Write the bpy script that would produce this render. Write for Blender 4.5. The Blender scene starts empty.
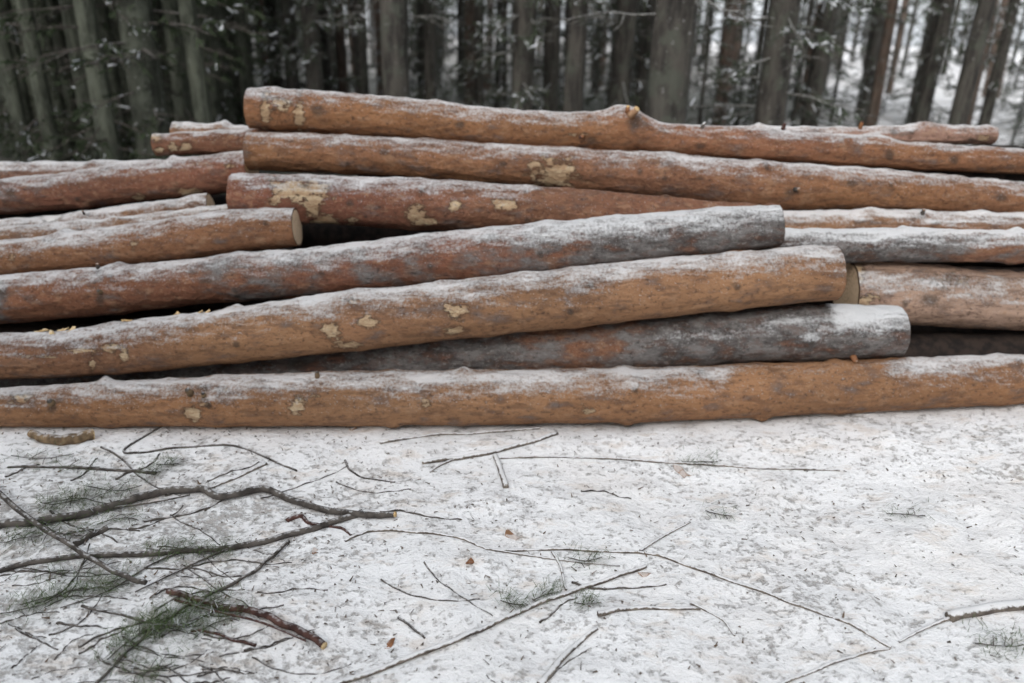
import bpy, math, random
import numpy as np
from mathutils import Vector
from mathutils.bvhtree import BVHTree

S = bpy.context.scene
COL = S.collection
rad = math.radians
random.seed(7)
RNG = np.random.default_rng(7)

# ------------------------------------------------------------------ camera
F = 760.0
PITCH, ROLL, CAMZ = rad(22), rad(1.4), 1.6
CAM = np.array([0, 0, CAMZ])
_r0 = np.array([1, 0, 0.]); _u0 = np.array([0, math.sin(PITCH), math.cos(PITCH)])
FW = np.array([0, math.cos(PITCH), -math.sin(PITCH)])
RT = math.cos(ROLL) * _r0 + math.sin(ROLL) * _u0
UP = math.cos(ROLL) * _u0 - math.sin(ROLL) * _r0
cd = bpy.data.cameras.new('camera'); cam = bpy.data.objects.new('camera', cd); COL.objects.link(cam)
from mathutils import Matrix
M = Matrix(((RT[0], UP[0], -FW[0], 0), (RT[1], UP[1], -FW[1], 0), (RT[2], UP[2], -FW[2], CAMZ), (0, 0, 0, 1)))
cam.matrix_world = M
cd.sensor_width = 36; cd.lens = F / 1024 * 36; cd.clip_end = 2000; cd.clip_start = .05
cd.dof.use_dof = True; cd.dof.focus_distance = 2.55; cd.dof.aperture_fstop = 1.3
S.camera = cam

# ------------------------------------------------------------------ sky, sun, exposure (overcast winter day)
w = bpy.data.worlds.new('World'); S.world = w; w.use_nodes = True
nt = w.node_tree; nt.nodes.clear()
sky = nt.nodes.new('ShaderNodeTexSky'); sky.sky_type = 'NISHITA'; sky.sun_disc = False
sky.sun_elevation = rad(38); sky.sun_rotation = rad(200); sky.dust_density = 4; sky.air_density = 1.2
hs = nt.nodes.new('ShaderNodeHueSaturation'); hs.inputs['Saturation'].default_value = .22
mx = nt.nodes.new('ShaderNodeMixRGB'); mx.inputs[0].default_value = .45; mx.inputs[2].default_value = (6.2, 6.6, 7.1, 1)
bg = nt.nodes.new('ShaderNodeBackground'); bg.inputs[1].default_value = .15
wo = nt.nodes.new('ShaderNodeOutputWorld')
nt.links.new(sky.outputs[0], hs.inputs['Color']); nt.links.new(hs.outputs[0], mx.inputs[1])
nt.links.new(mx.outputs[0], bg.inputs[0]); nt.links.new(bg.outputs[0], wo.inputs[0])
sl = bpy.data.lights.new('sun', 'SUN'); sl.energy = 1.0; sl.angle = rad(25); sl.color = (1, .97, .93)
so = bpy.data.objects.new('sun', sl); COL.objects.link(so)
so.rotation_euler = (rad(52), 0, rad(-20))
S.view_settings.view_transform = 'Standard'; S.view_settings.look = 'None'
S.view_settings.exposure = .84; S.view_settings.gamma = 1

# ------------------------------------------------------------------ helpers
def ray(x, y): return (x - 512) / F * RT + (341.5 - y) / F * UP + FW
def project(P):
    q = P - CAM; d = q @ FW
    return 512 + F * (q @ RT) / d, 341.5 - F * (q @ UP) / d

def vn(P, seed=0):
    """value noise, -1..1"""
    P = np.asarray(P, float) + seed * 17.13
    i = np.floor(P).astype(np.int64); f = P - i; f = f * f * (3 - 2 * f)
    def h(a, b, c):
        n = (a * 73856093) ^ (b * 19349663) ^ (c * 83492791) ^ (seed * 2654435 + 1013)
        n = (n ^ (n >> 13)) * 1274126177 & 0x7fffffff
        n = (n ^ (n >> 16)) * 73244475 & 0x7fffffff
        return (n & 0xffff) / 32767.5 - 1
    x, y, z = i[..., 0], i[..., 1], i[..., 2]; u, v, t = f[..., 0], f[..., 1], f[..., 2]
    r = 0
    for dx in (0, 1):
        for dy in (0, 1):
            for dz in (0, 1):
                r = r + h(x + dx, y + dy, z + dz) * (u if dx else 1 - u) * (v if dy else 1 - v) * (t if dz else 1 - t)
    return r
def fbm(P, seed=0, o=3):
    P = np.asarray(P, float); return sum(vn(P * 2 ** k, seed + k) * .5 ** k for k in range(o))

def sm(e0, e1, x):
    t = np.clip((x - e0) / (e1 - e0), 0, 1); return t * t * (3 - 2 * t)

class MB:
    def __init__(s): s.v = []; s.f = []; s.n = 0; s.mi = []
    def add(s, v, f, mi=0):
        v = np.asarray(v, float).reshape(-1, 3); s.v.append(v)
        for a in f: s.f.append(tuple(int(i) + s.n for i in a)); s.mi.append(mi)
        s.n += len(v)
    def tube(s, pts, rr, seg=8, mi=0, ref=None, cap=True):
        pts = np.asarray(pts, float); n = len(pts); rr = np.broadcast_to(rr, (n,))
        t = np.gradient(pts, axis=0); t /= np.linalg.norm(t, axis=1)[:, None] + 1e-9
        if ref is None:
            m = t.mean(0); ref = np.eye(3)[np.argmin(abs(m))]
        a = ref - (t @ ref)[:, None] * t; a /= np.linalg.norm(a, axis=1)[:, None] + 1e-9; b = np.cross(t, a)
        th = np.arange(seg) * 2 * math.pi / seg
        V = pts[:, None] + rr[:, None, None] * (np.cos(th)[None, :, None] * a[:, None] + np.sin(th)[None, :, None] * b[:, None])
        fs = []
        for i in range(n - 1):
            for k in range(seg):
                k2 = (k + 1) % seg; fs.append((i * seg + k, i * seg + k2, (i + 1) * seg + k2, (i + 1) * seg + k))
        if cap: fs.append(tuple(range(seg - 1, -1, -1))); fs.append(tuple((n - 1) * seg + k for k in range(seg)))
        s.add(V.reshape(-1, 3), fs, mi)
    def quads(s, Q, mi=0):
        """Q: (n,4,3)"""
        n = len(Q); s.v.append(Q.reshape(-1, 3))
        base = s.n + np.arange(n) * 4
        s.f.extend([(int(b), int(b) + 1, int(b) + 2, int(b) + 3) for b in base]); s.mi.extend([mi] * n)
        s.n += n * 4
    def mesh(s, name, mats, smooth=True, origin=(0, 0, 0)):
        me = bpy.data.meshes.new(name)
        V = np.concatenate(s.v) - np.array(origin)
        me.from_pydata(V.tolist(), [], s.f)
        for m in mats: me.materials.append(m)
        if len(mats) > 1: me.polygons.foreach_set('material_index', s.mi)
        me.polygons.foreach_set('use_smooth', [smooth] * len(me.polygons)); me.update()
        return me
    def build(s, name, mats, parent=None, origin=(0, 0, 0), smooth=True):
        if not isinstance(mats, (list, tuple)): mats = [mats]
        o = bpy.data.objects.new(name, s.mesh(name, mats, smooth, origin)); COL.objects.link(o)
        if parent is not None:
            o.parent = parent
            if origin != (0, 0, 0): o.location = (0, 0, 0)
        else: o.location = origin
        return o
def tag(o, label, cat, group=None, kind=None):
    if label: o['label'] = label
    if cat: o['category'] = cat
    if group: o['group'] = group
    if kind: o['kind'] = kind
    return o
def empty(name, loc=(0, 0, 0)):
    o = bpy.data.objects.new(name, None); COL.objects.link(o); o.location = loc; return o
def copy_tree(o, parent=None):
    c = o.copy(); COL.objects.link(c)
    if parent is not None: c.parent = parent
    for ch in list(o.children): copy_tree(ch, c)
    return c

# ------------------------------------------------------------------ material helpers
class NT:
    def __init__(s, name):
        s.m = bpy.data.materials.new(name); s.m.use_nodes = True; s.t = s.m.node_tree
        s.b = s.t.nodes['Principled BSDF']; s.b.inputs['Roughness'].default_value = .8
        s.b.inputs['Specular IOR Level'].default_value = .25
    def n(s, ty, **k):
        x = s.t.nodes.new(ty)
        for a, v in k.items(): setattr(x, a, v)
        return x
    def l(s, a, b): s.t.links.new(a, b)
    def val(s, inp, v):
        if hasattr(v, 'is_output') or hasattr(v, 'links'): s.l(v, inp)
        else: inp.default_value = v
    def math(s, op, a, b=0.0, c=0.0, clamp=False):
        x = s.n('ShaderNodeMath', operation=op); x.use_clamp = clamp
        s.val(x.inputs[0], a); s.val(x.inputs[1], b); s.val(x.inputs[2], c); return x.outputs[0]
    def noise(s, vec, scale, detail=3, rough=.55):
        x = s.n('ShaderNodeTexNoise'); s.l(vec, x.inputs['Vector'])
        x.inputs['Scale'].default_value = scale; x.inputs['Detail'].default_value = detail; x.inputs['Roughness'].default_value = rough
        return x.outputs['Fac']
    def ramp(s, f, a, b):
        """smooth step of f from a to b"""
        x = s.n('ShaderNodeMapRange', interpolation_type='SMOOTHSTEP'); s.val(x.inputs[0], f)
        x.inputs[1].default_value = a; x.inputs[2].default_value = b; return x.outputs[0]
    def mix(s, f, a, b):
        x = s.n('ShaderNodeMixRGB'); s.val(x.inputs[0], f)
        for i, c in ((1, a), (2, b)):
            if isinstance(c, tuple): x.inputs[i].default_value = (*c, 1)
            else: s.l(c, x.inputs[i])
        return x.outputs[0]
    def attr(s, name, out='Fac'):
        x = s.n('ShaderNodeAttribute', attribute_name=name); return x.outputs[out]
    def vec(s, scale=(1, 1, 1), rnd=False):
        tc = s.n('ShaderNodeTexCoord'); mp = s.n('ShaderNodeMapping'); s.l(tc.outputs['Object'], mp.inputs[0])
        mp.inputs['Scale'].default_value = scale
        if rnd:
            oi = s.n('ShaderNodeObjectInfo'); cb = s.n('ShaderNodeCombineXYZ')
            r = s.math('MULTIPLY', oi.outputs['Random'], 37.)
            s.l(r, cb.inputs[0]); s.l(r, cb.inputs[1]); s.l(cb.outputs[0], mp.inputs['Location'])
        return mp.outputs[0]
    def nz(s):
        g = s.n('ShaderNodeNewGeometry'); sp = s.n('ShaderNodeSeparateXYZ'); s.l(g.outputs['Normal'], sp.inputs[0]); return sp.outputs[2]
    def bump(s, h, strength=.5, dist=.01):
        x = s.n('ShaderNodeBump'); x.inputs['Strength'].default_value = strength; x.inputs['Distance'].default_value = dist
        s.l(h, x.inputs['Height']); s.l(x.outputs[0], s.b.inputs['Normal'])
    def color(s, c): s.val(s.b.inputs['Base Color'], c if not isinstance(c, tuple) else (*c, 1))

SNOW = (.80, .805, .815)

def log_bark():
    m = NT('pine_log_bark')
    v = m.vec((.45, 1, 1), True); vf = m.vec((.7, 1, 1), True); vi = m.vec((1, 1, 1), True)
    base = m.attr('bcol', 'Color')
    vs = m.vec((.25, 1, 1), True); vp = m.vec((.55, 1, 1), True)
    n1 = m.noise(v, 16, 4, .6); n2 = m.noise(vf, 60, 5, .75); n3 = m.noise(vs, 34, 4, .65); n4 = m.noise(vp, 27, 3, .6)
    grey = m.attr('grey')
    dark = m.mix(m.math('MULTIPLY', m.ramp(n1, .48, .68), .5), base, (.10, .05, .033))
    dark = m.mix(m.math('MULTIPLY', m.ramp(n4, .55, .66), .38), dark, (.40, .25, .155))
    dark = m.mix(m.math('MULTIPLY', m.ramp(n2, .53, .66), .42), dark, (.40, .24, .14))
    dark = m.mix(m.math('MULTIPLY', m.ramp(n2, .47, .33), .75), dark, (.06, .034, .025))
    dark = m.mix(m.math('MULTIPLY', m.ramp(n3, .50, .36), .45), dark, (.09, .05, .035))
    gb = m.mix(m.ramp(n1, .34, .66), (.05, .044, .042), (.19, .175, .168))
    gb = m.mix(m.math('MULTIPLY', m.ramp(n4, .48, .62), .40), gb, (.15, .085, .065))
    gb = m.mix(m.math('MULTIPLY', m.ramp(n2, .53, .66), .6), gb, (.30, .29, .275))
    gb = m.mix(m.math('MULTIPLY', m.ramp(n2, .45, .33), .7), gb, (.02, .018, .017))
    col = m.mix(m.ramp(m.math('ADD', grey, m.math('MULTIPLY', m.math('SUBTRACT', n1, .5), 2.4)), .1, .9), dark, gb)
    peel = m.math('ADD', m.attr('peel'), m.math('MULTIPLY', m.math('SUBTRACT', n2, .5), 2.3))
    peel = m.math('ADD', peel, m.math('MULTIPLY', m.math('SUBTRACT', n4, .5), 2.2))
    peel = m.math('ADD', peel, m.math('MULTIPLY', m.math('SUBTRACT', n3, .5), 1.0))
    peel = m.math('MULTIPLY', peel, m.ramp(m.attr('peel'), .08, .25))
    pf = m.math('MULTIPLY', m.ramp(peel, .50, .78), .88); rim = m.math('MULTIPLY', m.ramp(peel, .30, .48), .55)
    wood = m.mix(m.ramp(n3, .35, .65), (.42, .28, .16), (.64, .50, .33))
    wood = m.mix(m.math('MULTIPLY', m.ramp(n2, .48, .62), .65), wood, (.33, .19, .11))
    col = m.mix(rim, col, (.10, .05, .03)); col = m.mix(pf, col, wood)
    kn = m.math('ADD', m.attr('knot'), m.math('MULTIPLY', m.math('SUBTRACT', n2, .5), 1.4))
    kn = m.math('MULTIPLY', kn, m.ramp(m.attr('knot'), .06, .3))
    col = m.mix(m.math('MULTIPLY', m.ramp(kn, .3, .9), .7), col, (.045, .036, .03))
    sn = m.noise(vi, 75, 4, .75); sl_ = m.noise(v, 9, 3, .6)
    k = m.math('ADD', m.nz(), m.math('MULTIPLY', m.math('SUBTRACT', sn, .5), 1.3))
    k = m.math('ADD', k, m.math('MULTIPLY', m.math('SUBTRACT', n3, .5), 1.0))
    k = m.math('ADD', k, m.math('MULTIPLY', m.math('SUBTRACT', sl_, .5), .8))
    k = m.math('ADD', k, m.math('MULTIPLY', m.math('SUBTRACT', m.attr('open'), 1.0), 1.05))
    k = m.math('ADD', k, m.attr('snowy'))
    k = m.math('ADD', k, m.math('MULTIPLY', grey, .10))
    sf = m.math('MULTIPLY', m.ramp(k, .46, 1.14), .80)
    specks = m.math('MULTIPLY', m.ramp(m.noise(vi, 100, 3, .65), .60, .70), m.ramp(m.nz(), -.35, .45))
    specks = m.math('MULTIPLY', specks, .38)
    sf = m.math('MAXIMUM', sf, m.math('MULTIPLY', specks, m.attr('open')))
    col = m.mix(sf, col, SNOW)
    m.color(col)
    h = m.math('ADD', m.math('MULTIPLY', n1, .8), m.math('MULTIPLY', n2, .9)); h = m.math('ADD', h, m.math('MULTIPLY', n3, .5))
    h = m.math('ADD', h, m.math('MULTIPLY', sf, .6)); h = m.math('SUBTRACT', h, m.math('MULTIPLY', pf, .9))
    m.bump(h, 1.0, .016)
    m.b.inputs['Roughness'].default_value = .85
    return m.m

def wood_end():
    m = NT('sawn_log_end'); v = m.vec((1, 1, 1), True)
    uv = m.attr('rr'); wv = m.math('SINE', m.math('MULTIPLY', m.math('ADD', uv, m.math('MULTIPLY', m.noise(v, 9), .03)), 420.))
    col = m.mix(m.math('MULTIPLY', m.math('ADD', wv, 1.), .32), (.74, .57, .40), (.56, .40, .25))
    col = m.mix(m.math('MULTIPLY', m.ramp(m.noise(v, 30), .55, .75), .4), col, (.25, .17, .10))
    col = m.mix(m.math('MULTIPLY', m.ramp(m.noise(v, 60, 4), .5, .7), .35), col, (.33, .24, .15))
    col = m.mix(m.ramp(uv, .1085, .112), col, (.10, .055, .035))
    m.color(col); m.bump(m.noise(v, 120), .6, .004); return m.m

def twig_mat(name, c1, c2, snow=.5, th=.72):
    m = NT(name); v = m.vec((1, 1, 1), True)
    col = m.mix(m.ramp(m.noise(v, 22, 4), .35, .65), c1, c2)
    k = m.math('ADD', m.nz(), m.math('MULTIPLY', m.math('SUBTRACT', m.noise(v, 60, 3), .5), 1.6))
    sf = m.math('MULTIPLY', m.ramp(k, th, th + .3), snow)
    m.color(m.mix(sf, col, SNOW)); m.bump(m.noise(v, 150, 3), .6, .003); return m.m

def ground_mat():
    m = NT('snowy_ground'); v = m.vec((1, 1, 1))
    va = m.vec((.85, 1.1, 1))
    big = m.noise(v, 1.6, 3); mid = m.noise(va, 10, 4, .65); fine = m.noise(va, 38, 4, .72); vf = m.noise(v, 95, 3, .7)
    forest = m.attr('forest')
    litter = m.mix(m.ramp(m.noise(v, 24, 3), .4, .6), (.085, .060, .040), (.17, .125, .088))
    litter = m.mix(m.math('MULTIPLY', m.ramp(m.noise(v, 6, 3), .56, .68), .5), litter, (.07, .08, .045))
    floor = m.mix(m.ramp(m.noise(v, 3, 4), .4, .6), (.03, .038, .02), (.06, .055, .036))
    e = m.math('ADD', m.math('MULTIPLY', fine, .66), m.math('MULTIPLY', mid, .24))
    e = m.math('ADD', e, m.math('MULTIPLY', vf, .26)); e = m.math('ADD', e, m.math('MULTIPLY', big, .18))
    e = m.math('ADD', e, m.math('MULTIPLY', forest, .36))
    e = m.math('ADD', e, m.math('MULTIPLY', m.attr('messy'), .062))
    ex = m.math('MULTIPLY', m.ramp(e, .672, .85), m.math('ADD', .60, m.math('MULTIPLY', forest, .32)))
    snow = m.mix(m.math('MULTIPLY', m.ramp(m.noise(v, 2.2, 3), .45, .7), .4), (.83, .83, .835), (.78, .745, .72))
    gro = m.mix(m.ramp(forest, .2, .7), litter, floor)
    snow = m.mix(m.math('MULTIPLY', m.ramp(m.noise(m.vec((.8, 1.6, 1)), 7, 4, .7), .52, .70), .45), snow, (.60, .50, .41))
    m.color(m.mix(ex, snow, gro))
    h = m.math('SUBTRACT', m.math('MULTIPLY', mid, .6), m.math('MULTIPLY', ex, .5)); h = m.math('ADD', h, m.math('MULTIPLY', fine, .5))
    m.bump(h, .9, .028); m.b.inputs['Roughness'].default_value = .9
    return m.m

def trunk_mat(name, c1, c2, lich, snow=.25):
    m = NT(name); v = m.vec((1, 1, .22), True); vi = m.vec((1, 1, 1), True)
    n1 = m.noise(v, 11, 5, .7)
    col = m.mix(m.ramp(n1, .35, .62), c1, c2)
    col = m.mix(m.math('MULTIPLY', m.ramp(m.noise(vi, 5, 4, .7), .48, .66), .7), col, lich)
    col = m.mix(m.math('MULTIPLY', m.ramp(m.noise(vi, 22, 4, .75), .62, .70), snow), col, SNOW)
    m.color(col); m.bump(n1, 1, .04); return m.m

def needle_mat(name, c1, c2, snow, th=.55):
    m = NT(name); v = m.vec((1, 1, 1), True)
    col = m.mix(m.noise(v, 3, 3), c1, c2)
    g = m.n('ShaderNodeNewGeometry')
    rr = m.math('ADD', g.outputs['Random Per Island'], m.math('MULTIPLY', m.math('SUBTRACT', m.noise(v, 2.5, 3), .5), 1.6))
    m.color(m.mix(m.ramp(rr, 1 - snow, 1 - snow + .1), col, (.62, .64, .67))); return m.m

SHADEBARK = twig_mat('gap_shade_log_bark', (.012, .009, .008), (.035, .024, .019), 0.0, 2.); BARK = log_bark(); END = wood_end(); GROUND = ground_mat()  # bark of the core logs carries the gaps' shade as near-black colour
TWIG = twig_mat('grey_twig_bark', (.04, .034, .03), (.11, .096, .084), .4, .85)
TWIGS = twig_mat('snowy_twig_bark', (.08, .065, .055), (.20, .17, .14), .8, .45)
TWIGR = twig_mat('red_brown_twig_bark', (.035, .016, .013), (.10, .05, .04), .3, .85)
TWIGB = twig_mat('dead_branch_bark', (.03, .028, .022), (.085, .08, .065), .35, .6)
FRESH = twig_mat('torn_pale_wood', (.55, .36, .16), (.62, .48, .28), .2, .85)
BRONZE = twig_mat('orange_bark_flake', (.20, .105, .055), (.36, .22, .13), .45, .6)
CURL = twig_mat('mottled_brown_bark', (.09, .06, .035), (.24, .165, .095), .35, .8)
LEAFM = twig_mat('brown_leaf', (.16, .07, .03), (.26, .12, .06), .15, .95)
LITTER = twig_mat('forest_litter_bits', (.05, .038, .028), (.13, .09, .06), .25, .9)
NEED = needle_mat('green_pine_needles', (.05, .085, .03), (.10, .135, .055), .06)
SPRUCE = needle_mat('dark_spruce_needles', (.022, .035, .016), (.045, .06, .03), .05)
SPRUCES = needle_mat('snow_dusted_spruce_needles', (.03, .042, .024), (.055, .066, .042), .20)
PINEN = needle_mat('pine_crown_needles', (.03, .05, .022), (.05, .075, .035), .14)
TR_DARK = trunk_mat('dark_conifer_bark', (.02, .018, .016), (.07, .063, .054), (.07, .076, .06), .25)
TR_GREEN = trunk_mat('green_algae_conifer_bark', (.038, .042, .031), (.11, .118, .09), (.13, .14, .11), .10)
TR_RED = trunk_mat('reddish_pine_trunk_bark', (.05, .036, .028), (.125, .088, .068), (.10, .09, .075), .25)

# ------------------------------------------------------------------ log table: measured outline (x, top, bottom), distance of the axis at x=0 and x=1024
LOGS = {
'front': ([(-90,386,431),(0,384,431),(100,380,430),(256,373,428),(400,371,426),(512,369,424),(640,367,423),(740,364,419),(840,360,416),(900,355,414),(1024,349,409),(1110,344,404)], 2.882, 3.175),
'second': ([(-90,338,391),(0,330,384),(64,328,381),(150,317,374),(256,305,362),(320,295,355),(512,275,334),(640,261,321),(768,248,308),(834,244,303)], 3.019, 3.300),
'greylow': ([(-90,362,410),(110,356,402),(256,350,392),(512,328,378),(662,317,371),(768,306,363),(843,302,364),(897,303,362)], 3.193, 3.257),
'greymid': ([(-90,279,336),(0,272,329),(95,265,320),(200,257,306),(256,252,302),(330,247,297),(400,238,290),(512,226,283),(600,218,272),(680,211,262),(760,205,251),(779,205,247)], 3.367, 3.330),
'paleend': ([(-90,247,296),(0,238,286),(150,221,267),(225,209,256),(297,209,247)], 3.498, 3.509),
'thinnear': ([(-90,234,262),(0,226,253),(135,215,241),(235,204,230)], 3.707, 3.577),
'thinfar': ([(-90,226,252),(0,219,245),(87,211,236),(135,203,229),(211,194,219)], 3.849, 3.958),
'leftbig': ([(-90,184,225),(0,177,218),(75,170,212),(125,162,205),(200,155,198),(252,149,191)], 3.996, 4.005),
'leftback': ([(-90,162,190),(0,161,189),(105,160,187),(190,159,185)], 4.159, 4.159),
'uppersecond': ([(249,132,171),(300,133,173),(400,138,178),(512,145,187),(640,152,198),(768,161,214),(850,166,212),(1024,180,222),(1110,186,227)], 3.923, 3.949),
'top': ([(250,87,130),(300,89,133),(400,98,139),(512,111,149),(600,113,152),(628,112,152),(660,124,155),(740,128,161),(840,134,167),(880,136,169),(900,142,171),(1024,147,177),(1110,152,181)], 3.988, 4.065),
'peeled': ([(234,173,219),(300,175,223),(400,178,230),(512,185,234),(640,195,243),(740,203,249),(775,206,251)], 3.665, 3.638),
'stubby': ([(156,133,157),(200,131,155),(330,128,151)], 4.075, 4.056),
'stubtop': ([(174,121,143),(250,126,147),(330,130,151)], 4.190, 4.126),
'stubthin': ([(203,142,160),(300,146,163)], 4.150, 4.116),
'rightpale': ([(700,216,250),(783,211,245),(890,209,243),(1024,211,244),(1110,213,246)], 3.742, 3.842),
'rightgrey': ([(690,232,268),(783,229,266),(890,227,264),(1024,228,266),(1110,229,268)], 3.466, 3.477),
'rightthick': ([(846,260,328),(910,262,330),(1024,266,336),(1110,268,340)], 3.485, 3.499),
'topback': ([(620,127,145),(768,127,146),(863,127,146),(923,124,146),(994,127,145)], 4.173, 4.172),
}
def axis(name):
    rows, ya, yb = LOGS[name]; out = []
    for x, t, b in rows:
        d = ray(x, (t + b) / 2); Y = ya + (yb - ya) * x / 1024; P = CAM + d * (Y / d[1])
        c1, c2 = ray(x, t), ray(x, b)
        a = math.acos(np.dot(c1, c2) / np.linalg.norm(c1) / np.linalg.norm(c2)) / 2
        out.append((*P, math.hypot(P[1], P[2] - CAMZ) * math.sin(a)))
    return np.array(out)
A1 = axis('front')
_hx, _hz = A1[:, 0], A1[:, 2] - A1[:, 3]

def H(x, y):
    """ground height"""
    x = np.asarray(x, float); y = np.asarray(y, float)
    base = np.interp(x, _hx, _hz) * (1 - sm(4.6, 9, y)) * sm(-3, 1, y) * (1 - sm(3.5, 9, abs(x)))
    P = np.stack([x, y, x * 0], -1)
    near = (1 - sm(5, 12, np.hypot(x, y)))
    lum = .034 * fbm(P * 1.7, 3, 3) + near * (.015 * fbm(P * 8, 5, 3) - .014 * np.maximum(0, vn(P * 4.3, 15) - .25))
    lum = lum * (.35 + .65 * sm(.0, .5, abs(y - (2.85 + x * .06))))
    lum = lum + (.010 + .016 * vn(P * 7, 13)) * np.exp(-((y - (2.80 + .055 * x)) / .10) ** 2)
    far = .25 * fbm(P * .09, 9, 2) * sm(8, 30, np.hypot(x, y))
    return base + lum - .004 + far

def build_ground():
    def axis_vals(lo, hi, step, far, g=1.25):
        mid = list(np.arange(lo, hi, step)); a = []; b = []; d = step
        x = lo
        while x > -far: d *= g; x -= d; a.append(x)
        d = step; x = hi
        while x < far: b.append(x); d *= g; x += d
        b.append(far)
        return np.array(sorted(a) + mid + b)
    xs = axis_vals(-3.4, 3.4, .022, 400); ys = axis_vals(.7, 4.3, .022, 500)
    X, Y = np.meshgrid(xs, ys); Z = H(X, Y)
    V = np.stack([X, Y, Z], -1).reshape(-1, 3); nx, ny = len(xs), len(ys)
    i = np.arange(nx * ny).reshape(ny, nx)
    Fc = np.stack([i[:-1, :-1], i[:-1, 1:], i[1:, 1:], i[1:, :-1]], -1).reshape(-1, 4)
    me = bpy.data.meshes.new('ground'); me.from_pydata(V.tolist(), [], Fc.tolist()); me.materials.append(GROUND)
    me.polygons.foreach_set('use_smooth', [True] * len(me.polygons))
    x, y = V[:, 0], V[:, 1]
    edge = 5.2 + 1.0 * fbm(np.stack([x * .3, y * .3, 0 * x], -1), 21, 2)
    fo = sm(0, 2, y - edge) * (1 - .5 * sm(18, 30, y)) * (1 - .85 * sm(.1, .5, np.arctan2(x, np.maximum(y, .1)) + .12 * fbm(np.stack([x * .2, y * .2, 0 * x], -1), 31, 2)))
    fo = fo * (1 - .5 * sm(60, 140, y))
    a = me.attributes.new('forest', 'FLOAT', 'POINT'); a.data.foreach_set('value', fo.astype(np.float32))
    ms = sm(-.2, -1.3, x) * sm(3, 2.2, y) * .9
    a = me.attributes.new('messy', 'FLOAT', 'POINT'); a.data.foreach_set('value', ms.astype(np.float32))
    o = bpy.data.objects.new('ground', me); COL.objects.link(o); o['kind'] = 'structure'
build_ground()

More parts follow.
